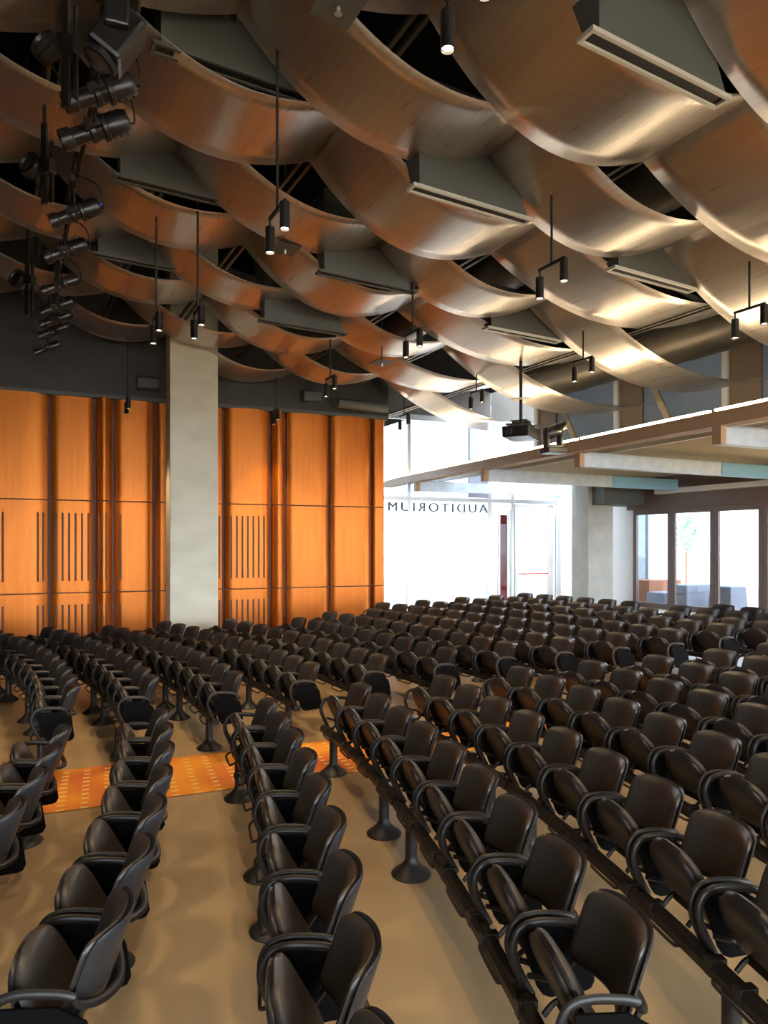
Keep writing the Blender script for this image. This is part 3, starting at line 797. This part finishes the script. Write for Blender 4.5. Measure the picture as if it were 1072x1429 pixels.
p = at(772, 628, 13.1); root = empty('moving_spotlight', p, rad(20)); tag(root, 'black motorised spotlight standing on the beam beside the projector', 'stage light')
MB().box((0, 0, -.02), (.42, .34, .10)).build('base', M['fixture'], root, bevel=.015)
mb = MB(); mb.box((-.15, 0, .22), (.06, .16, .40)); mb.box((.15, 0, .22), (.06, .16, .40)); mb.box((0, 0, .06), (.34, .16, .07)); mb.build('yoke', M['fixture'], root, bevel=.012)
MB().lathe([(.09, -.18), (.12, -.12), (.12, .10), (.09, .14), (.075, .26), (.085, .30)], (0, 0, .36), 18, rot=Matrix.Rotation(rad(62), 3, 'Y')).build('head', M['fixture'], root, True, 40)

# ------------------------------------------------------------------ stage lighting pipe at the left
DZL = 3.9
def pp(v, u=None, dz=DZL):
    if u is None: u = 5+(758-v)/4.45
    return atz(u, v, CAMZ+dz)
a = pp(-60); b = pp(500); pz = a.z+.42
pa = Vector((a.x, a.y, pz)); pb = Vector((b.x, b.y, pz))
root = empty('lighting_pipe', pb); tag(root, 'long black pipe carrying the row of stage lights at upper left', 'lighting pipe')
MB().tube([pa-pb, Vector((0, 0, 0))], .028, 10).build('pipe', M['fixture'], root, True)
MB().tube([pa-pb+Vector((0, 0, .35)), Vector((0, 0, .35))], .028, 10).build('upper_pipe', M['fixture'], root, True)
n = 14
for i in range(n+1):
    q = (pa-pb)*(i/n); MB().tube([q, q+Vector((0, 0, .35))], .014, 6).build('strut', M['fixture'], root)
for i in range(5):
    q = (pa-pb)*((i+.5)/5); w_ = pb+q; MB().tube([q+Vector((0, 0, .35)), q+Vector((0, 0, deck_z(w_.dot(ES))-pz))], .012, 6).build('hanger_rod', M['fixture'], root)
def profile_spot(u, v, label, sc=1.0, elev=-28, az=198, dz=DZL, cable=True, tip=True):
    c = atz(u, v, CAMZ+dz); root = empty('stage_spotlight', c, rad(az)); tag(root, label, 'stage light', 'profile spotlights on the lighting pipe')
    rt = Matrix.Rotation(rad(90-elev), 3, 'Y')   # lathe axis z -> forward x, tilted
    s = sc
    pr = [(.04, -.30), (.085, -.29), (.10, -.24), (.10, -.10), (.112, -.09), (.112, -.06), (.085, -.05), (.075, .0), (.095, .01), (.095, .05), (.07, .06), (.07, .20), (.088, .21), (.088, .30), (.075, .30), (.07, .24)]
    MB().lathe([(r*s, z*s) for r, z in pr], (0, 0, 0), 18, rot=rt).build('body', M['fixture'], root, True, 35)
    fw = rt @ Vector((0, 0, 1)); up = rt @ Vector((-1, 0, 0))
    mb = MB(); mb.box(fw*.02*s+up*.0, (.06*s, .24*s, .14*s), rot=rt)
    for k in range(3): mb.box(fw*(-.24+.06*k)*s+up*.0, (.225*s, .02, .012), rot=rt)
    mb.build('shutter_housing', M['fixture'], root)
    top = pz-c.z if True else .4
    mb = MB()
    for y in (-.13, .13): mb.tube([(0, y*s, 0), (0, y*s, .2*s), (0, y*.25*s, .27*s)], .012, 6)
    mb.tube([(0, -.035*s, .27*s), (0, .035*s, .27*s)], .016, 6); mb.tube([(0, 0, .27*s), (0, 0, max(top, .3))], .018, 8); mb.box((0, 0, top), (.09, .06, .08))
    mb.build('yoke', M['fixture'], root, True)
    if cable:
        MB().tube(curve_pts([fw*-.28*s, fw*-.36*s+Vector((0, .1, -.1)), fw*-.3*s+Vector((0, .2, .12)), Vector((0, .1, top))], 6), .008, 6).build('cable', M['black'], root)
    if tip: MB().lathe([(.012, -.33), (.02, -.32), (.02, -.30)], (0, 0, 0), 10, rot=rt).build('connector', M['blue_led'], root)['label'] = 'blue connector'
sp = [(139, 130, 'stage spotlight directly under the boxy moving head light', 1.05), (133, 182, 'second stage spotlight from the moving head, with blue connector', 1.1), (105, 298, 'stage spotlight in middle of the pipe, third from moving head', 1.0),
      (92, 350, 'fourth stage spotlight from the moving head', .95), (84, 398, 'fifth stage spotlight from the moving head', .95), (80, 428, 'sixth stage spotlight from the moving head', .9), (78, 446, 'third stage spotlight from lower end of the pipe', .9), (75, 462, 'second stage spotlight from lower end of the pipe', .9), (66, 486, 'lowest stage spotlight at the far end of the pipe', .85)]
for u, v, lb, sc in sp: profile_spot(u, v, lb, sc, tip=(v in (182, 298, 446, 462)))
# moving head
c = atz(164, 55, CAMZ+DZL-.05); root = empty('moving_head_light', c, rad(200)); tag(root, 'large boxy moving head stage light at upper left', 'stage light')
MB().box((0, 0, .42), (.34, .30, .16)).build('base', M['fixture'], root, bevel=.02)
mb = MB(); mb.box((0, -.19, .18), (.17, .06, .42)); mb.box((0, .19, .18), (.17, .06, .42)); mb.box((0, 0, .33), (.15, .40, .05)); mb.build('yoke', M['fixture'], root, bevel=.015)
rt = Matrix.Rotation(rad(148), 3, 'Y')
MB().box((0, 0, 0), (.27, .29, .40), rot=rt).build('head', M['fixture'], root, bevel=.035)
fw = rt @ Vector((0, 0, 1))
MB().lathe([(.12, .18), (.13, .25), (.105, .255), (.10, .21)], (0, 0, 0), 22, rot=rt).build('lens_ring', M['fixture'], root, True, 40)
MB().lathe([(.10, .235), (.02, .24)], (0, 0, 0), 22, rot=rt).build('lens', M['duct'], root)
MB().tube(curve_pts([(0, .15, .45), (.05, .3, .4), (.0, .36, .6), (0, .2, .9)], 6), .01, 6).build('cable', M['black'], root)
# hanging brackets with ring lights
for (u, v0, v1, lb) in ((92, -30, 150, 'hanging black bracket with round lamp at the top left corner'), (62, 172, 285, 'hanging black bracket with round lamp, middle left'), (38, 335, 440, 'hanging black bracket with round lamp, lowest left')):
    c = atz((u), (v0+v1)/2, CAMZ+4.0); Y = c.y; h = (v1-v0)/F*Y
    root = empty('hanging_bracket', c, rad(-20)); tag(root, lb, 'stage light', 'bracket lamps left of the pipe')
    top = deck_z(c.dot(ES))-c.z
    MB().box((0, 0, 0), (.07, .03, h)).box((.10, 0, -.1*h), (.03, .03, h*.7)).tube([(0, 0, h/2-.02), (0, 0, top)], .02, 6).build('bar', M['fixture'], root)
    MB().lathe([(.04, -.06), (.13, -.05), (.14, 0), (.13, .05), (.10, .055), (.09, .03), (.02, .03)], (-.16, -.02, 0), 20, rot=Matrix.Rotation(rad(75), 3, 'X')).build('round_lamp', M['fixture'], root, True, 40)
    MB().box((.06, 0, -.05), (.12, .10, .14)).build('clamp', M['fixture'], root, bevel=.01)
    MB().tube(curve_pts([(-.16, 0, -.12), (-.05, .02, -.3), (.1, .0, -.42), (.12, 0, -.3)], 6), .009, 6).build('cable', M['black'], root)

# ------------------------------------------------------------------ remaining shell (out of frame) and outdoors
side_wall('wall_left', -9.3, -9.0, -9, 26, -.1, 11.6, M['darkwall'])
side_wall('wall_rear', -9.3, 17.4, -9.3, -9, 4.9, 11.6, M['darkwall'])
side_wall('wall_rear_sill', -9.3, 17.4, -9.3, -9, -.1, .5, M['darkwall'])
for j in range(9):  # unseen rear glazing, added to bring daylight onto column and walls
    s0 = -9+j*2.9
    side_wall(f'window_{40+j}', s0+.1, s0+2.8, -9.16, -9.14, .5, 4.9, M['glass'])
    side_wall(f'trim_{60+j}', s0-.1, s0+.1, -9.25, -9.05, .5, 4.9, M['frame_brown'])
side_wall('wall_right', SD-.05, SD+.2, -9, wl, .0, 4.4, M['white'])
side_wall('wall_upper_right', 13.2, 13.45, -9, ws[-1]-.05, 4.4, 7.6, M['darkwall'])
o = MB().box((0, 0, .55), (1.6, .8, 1.1)).build('planter_box', M['rust']); q = spt(915, 19.5); o.location = (q.x, q.y, 0); o.rotation_euler = (0, 0, ANG); tag(o, 'rust brown planter box outside the left sliding door', 'planter')
for k_, (u, h, w_, lb) in enumerate(((968, 1.05, 1.7, 'grey blue covered table outside the middle sliding door'), (1016, 1.05, .9, 'narrow grey blue covered table outside the right sliding door'), (930, .75, 1.2, 'low grey covered table outside beside the rust planter'))):
    mb = MB(); v = [(-w_/2, -.4, .02), (w_/2, -.4, .02), (w_/2, .4, .02), (-w_/2, .4, .02), (-w_/2+.08, -.34, h), (w_/2-.08, -.34, h), (w_/2-.08, .34, h), (-w_/2+.08, .34, h)]
    mb.add(v, [(0, 3, 2, 1), (4, 5, 6, 7), (0, 1, 5, 4), (1, 2, 6, 5), (2, 3, 7, 6), (3, 0, 4, 7)])
    o = mb.build('covered_table', M['planter'], bevel=.03); q = spt(u, 19.0); o.location = (q.x, q.y, 0); o.rotation_euler = (0, 0, ANG); tag(o, lb, 'table')
# small tree far outside
q = spt(958, 34); root = empty('small_tree', (q.x, q.y, 0)); tag(root, 'small green tree far outside behind the middle sliding door', 'tree')
MB().tube([(0, 0, -.05), (0, 0, 2.2)], .07, 8).build('trunk', M['rust'], root)
mb = MB()
for _ in range(420):
    th, ph, rr = random.uniform(0, 2*PI), random.uniform(-1.3, 1.4), random.uniform(.3, .75)
    c = Vector((rr*cos(th)*cos(ph), rr*sin(th)*cos(ph), 2.9+rr*1.5*sin(ph))); a = Vector((random.uniform(-1, 1), random.uniform(-1, 1), random.uniform(-1, 1))).normalized()*.10; b = a.cross(Vector((.3, .5, .8))).normalized()*.05
    mb.add([c-a, c+b, c+a, c-b], [(0, 1, 2, 3)])
mb.build('foliage', M['leaf'], root)

# ------------------------------------------------------------------ light, world, camera
W = bpy.data.worlds.new('World'); bpy.context.scene.world = W; W.use_nodes = True
bg = W.node_tree.nodes['Background']; bg.inputs['Color'].default_value = (.86, .93, 1.0, 1); bg.inputs['Strength'].default_value = 15
cam = bpy.data.cameras.new('camera'); co = bpy.data.objects.new('camera', cam); COL.objects.link(co)
co.location = (0, 0, CAMZ); co.rotation_euler = (rad(90), 0, 0)
cam.sensor_fit = 'VERTICAL'; cam.sensor_height = 36; cam.lens = F/1429*36
cam.shift_y = (HV-714.5)/1429; cam.shift_x = 0; cam.clip_start = .05; cam.clip_end = 500
sc = bpy.context.scene; sc.camera = co
sc.view_settings.view_transform = 'Standard'; sc.view_settings.look = 'None'; sc.view_settings.gamma = 1; sc.view_settings.use_curve_mapping = False
sc.view_settings.exposure = 0.5
sc.cycles.use_denoising = True
sc.cycles.max_bounces = 8; sc.cycles.diffuse_bounces = 4; sc.cycles.glossy_bounces = 4; sc.cycles.transparent_max_bounces = 24
sc.cycles.sample_clamp_indirect = 4; sc.cycles.caustics_reflective = False; sc.cycles.caustics_refractive = False
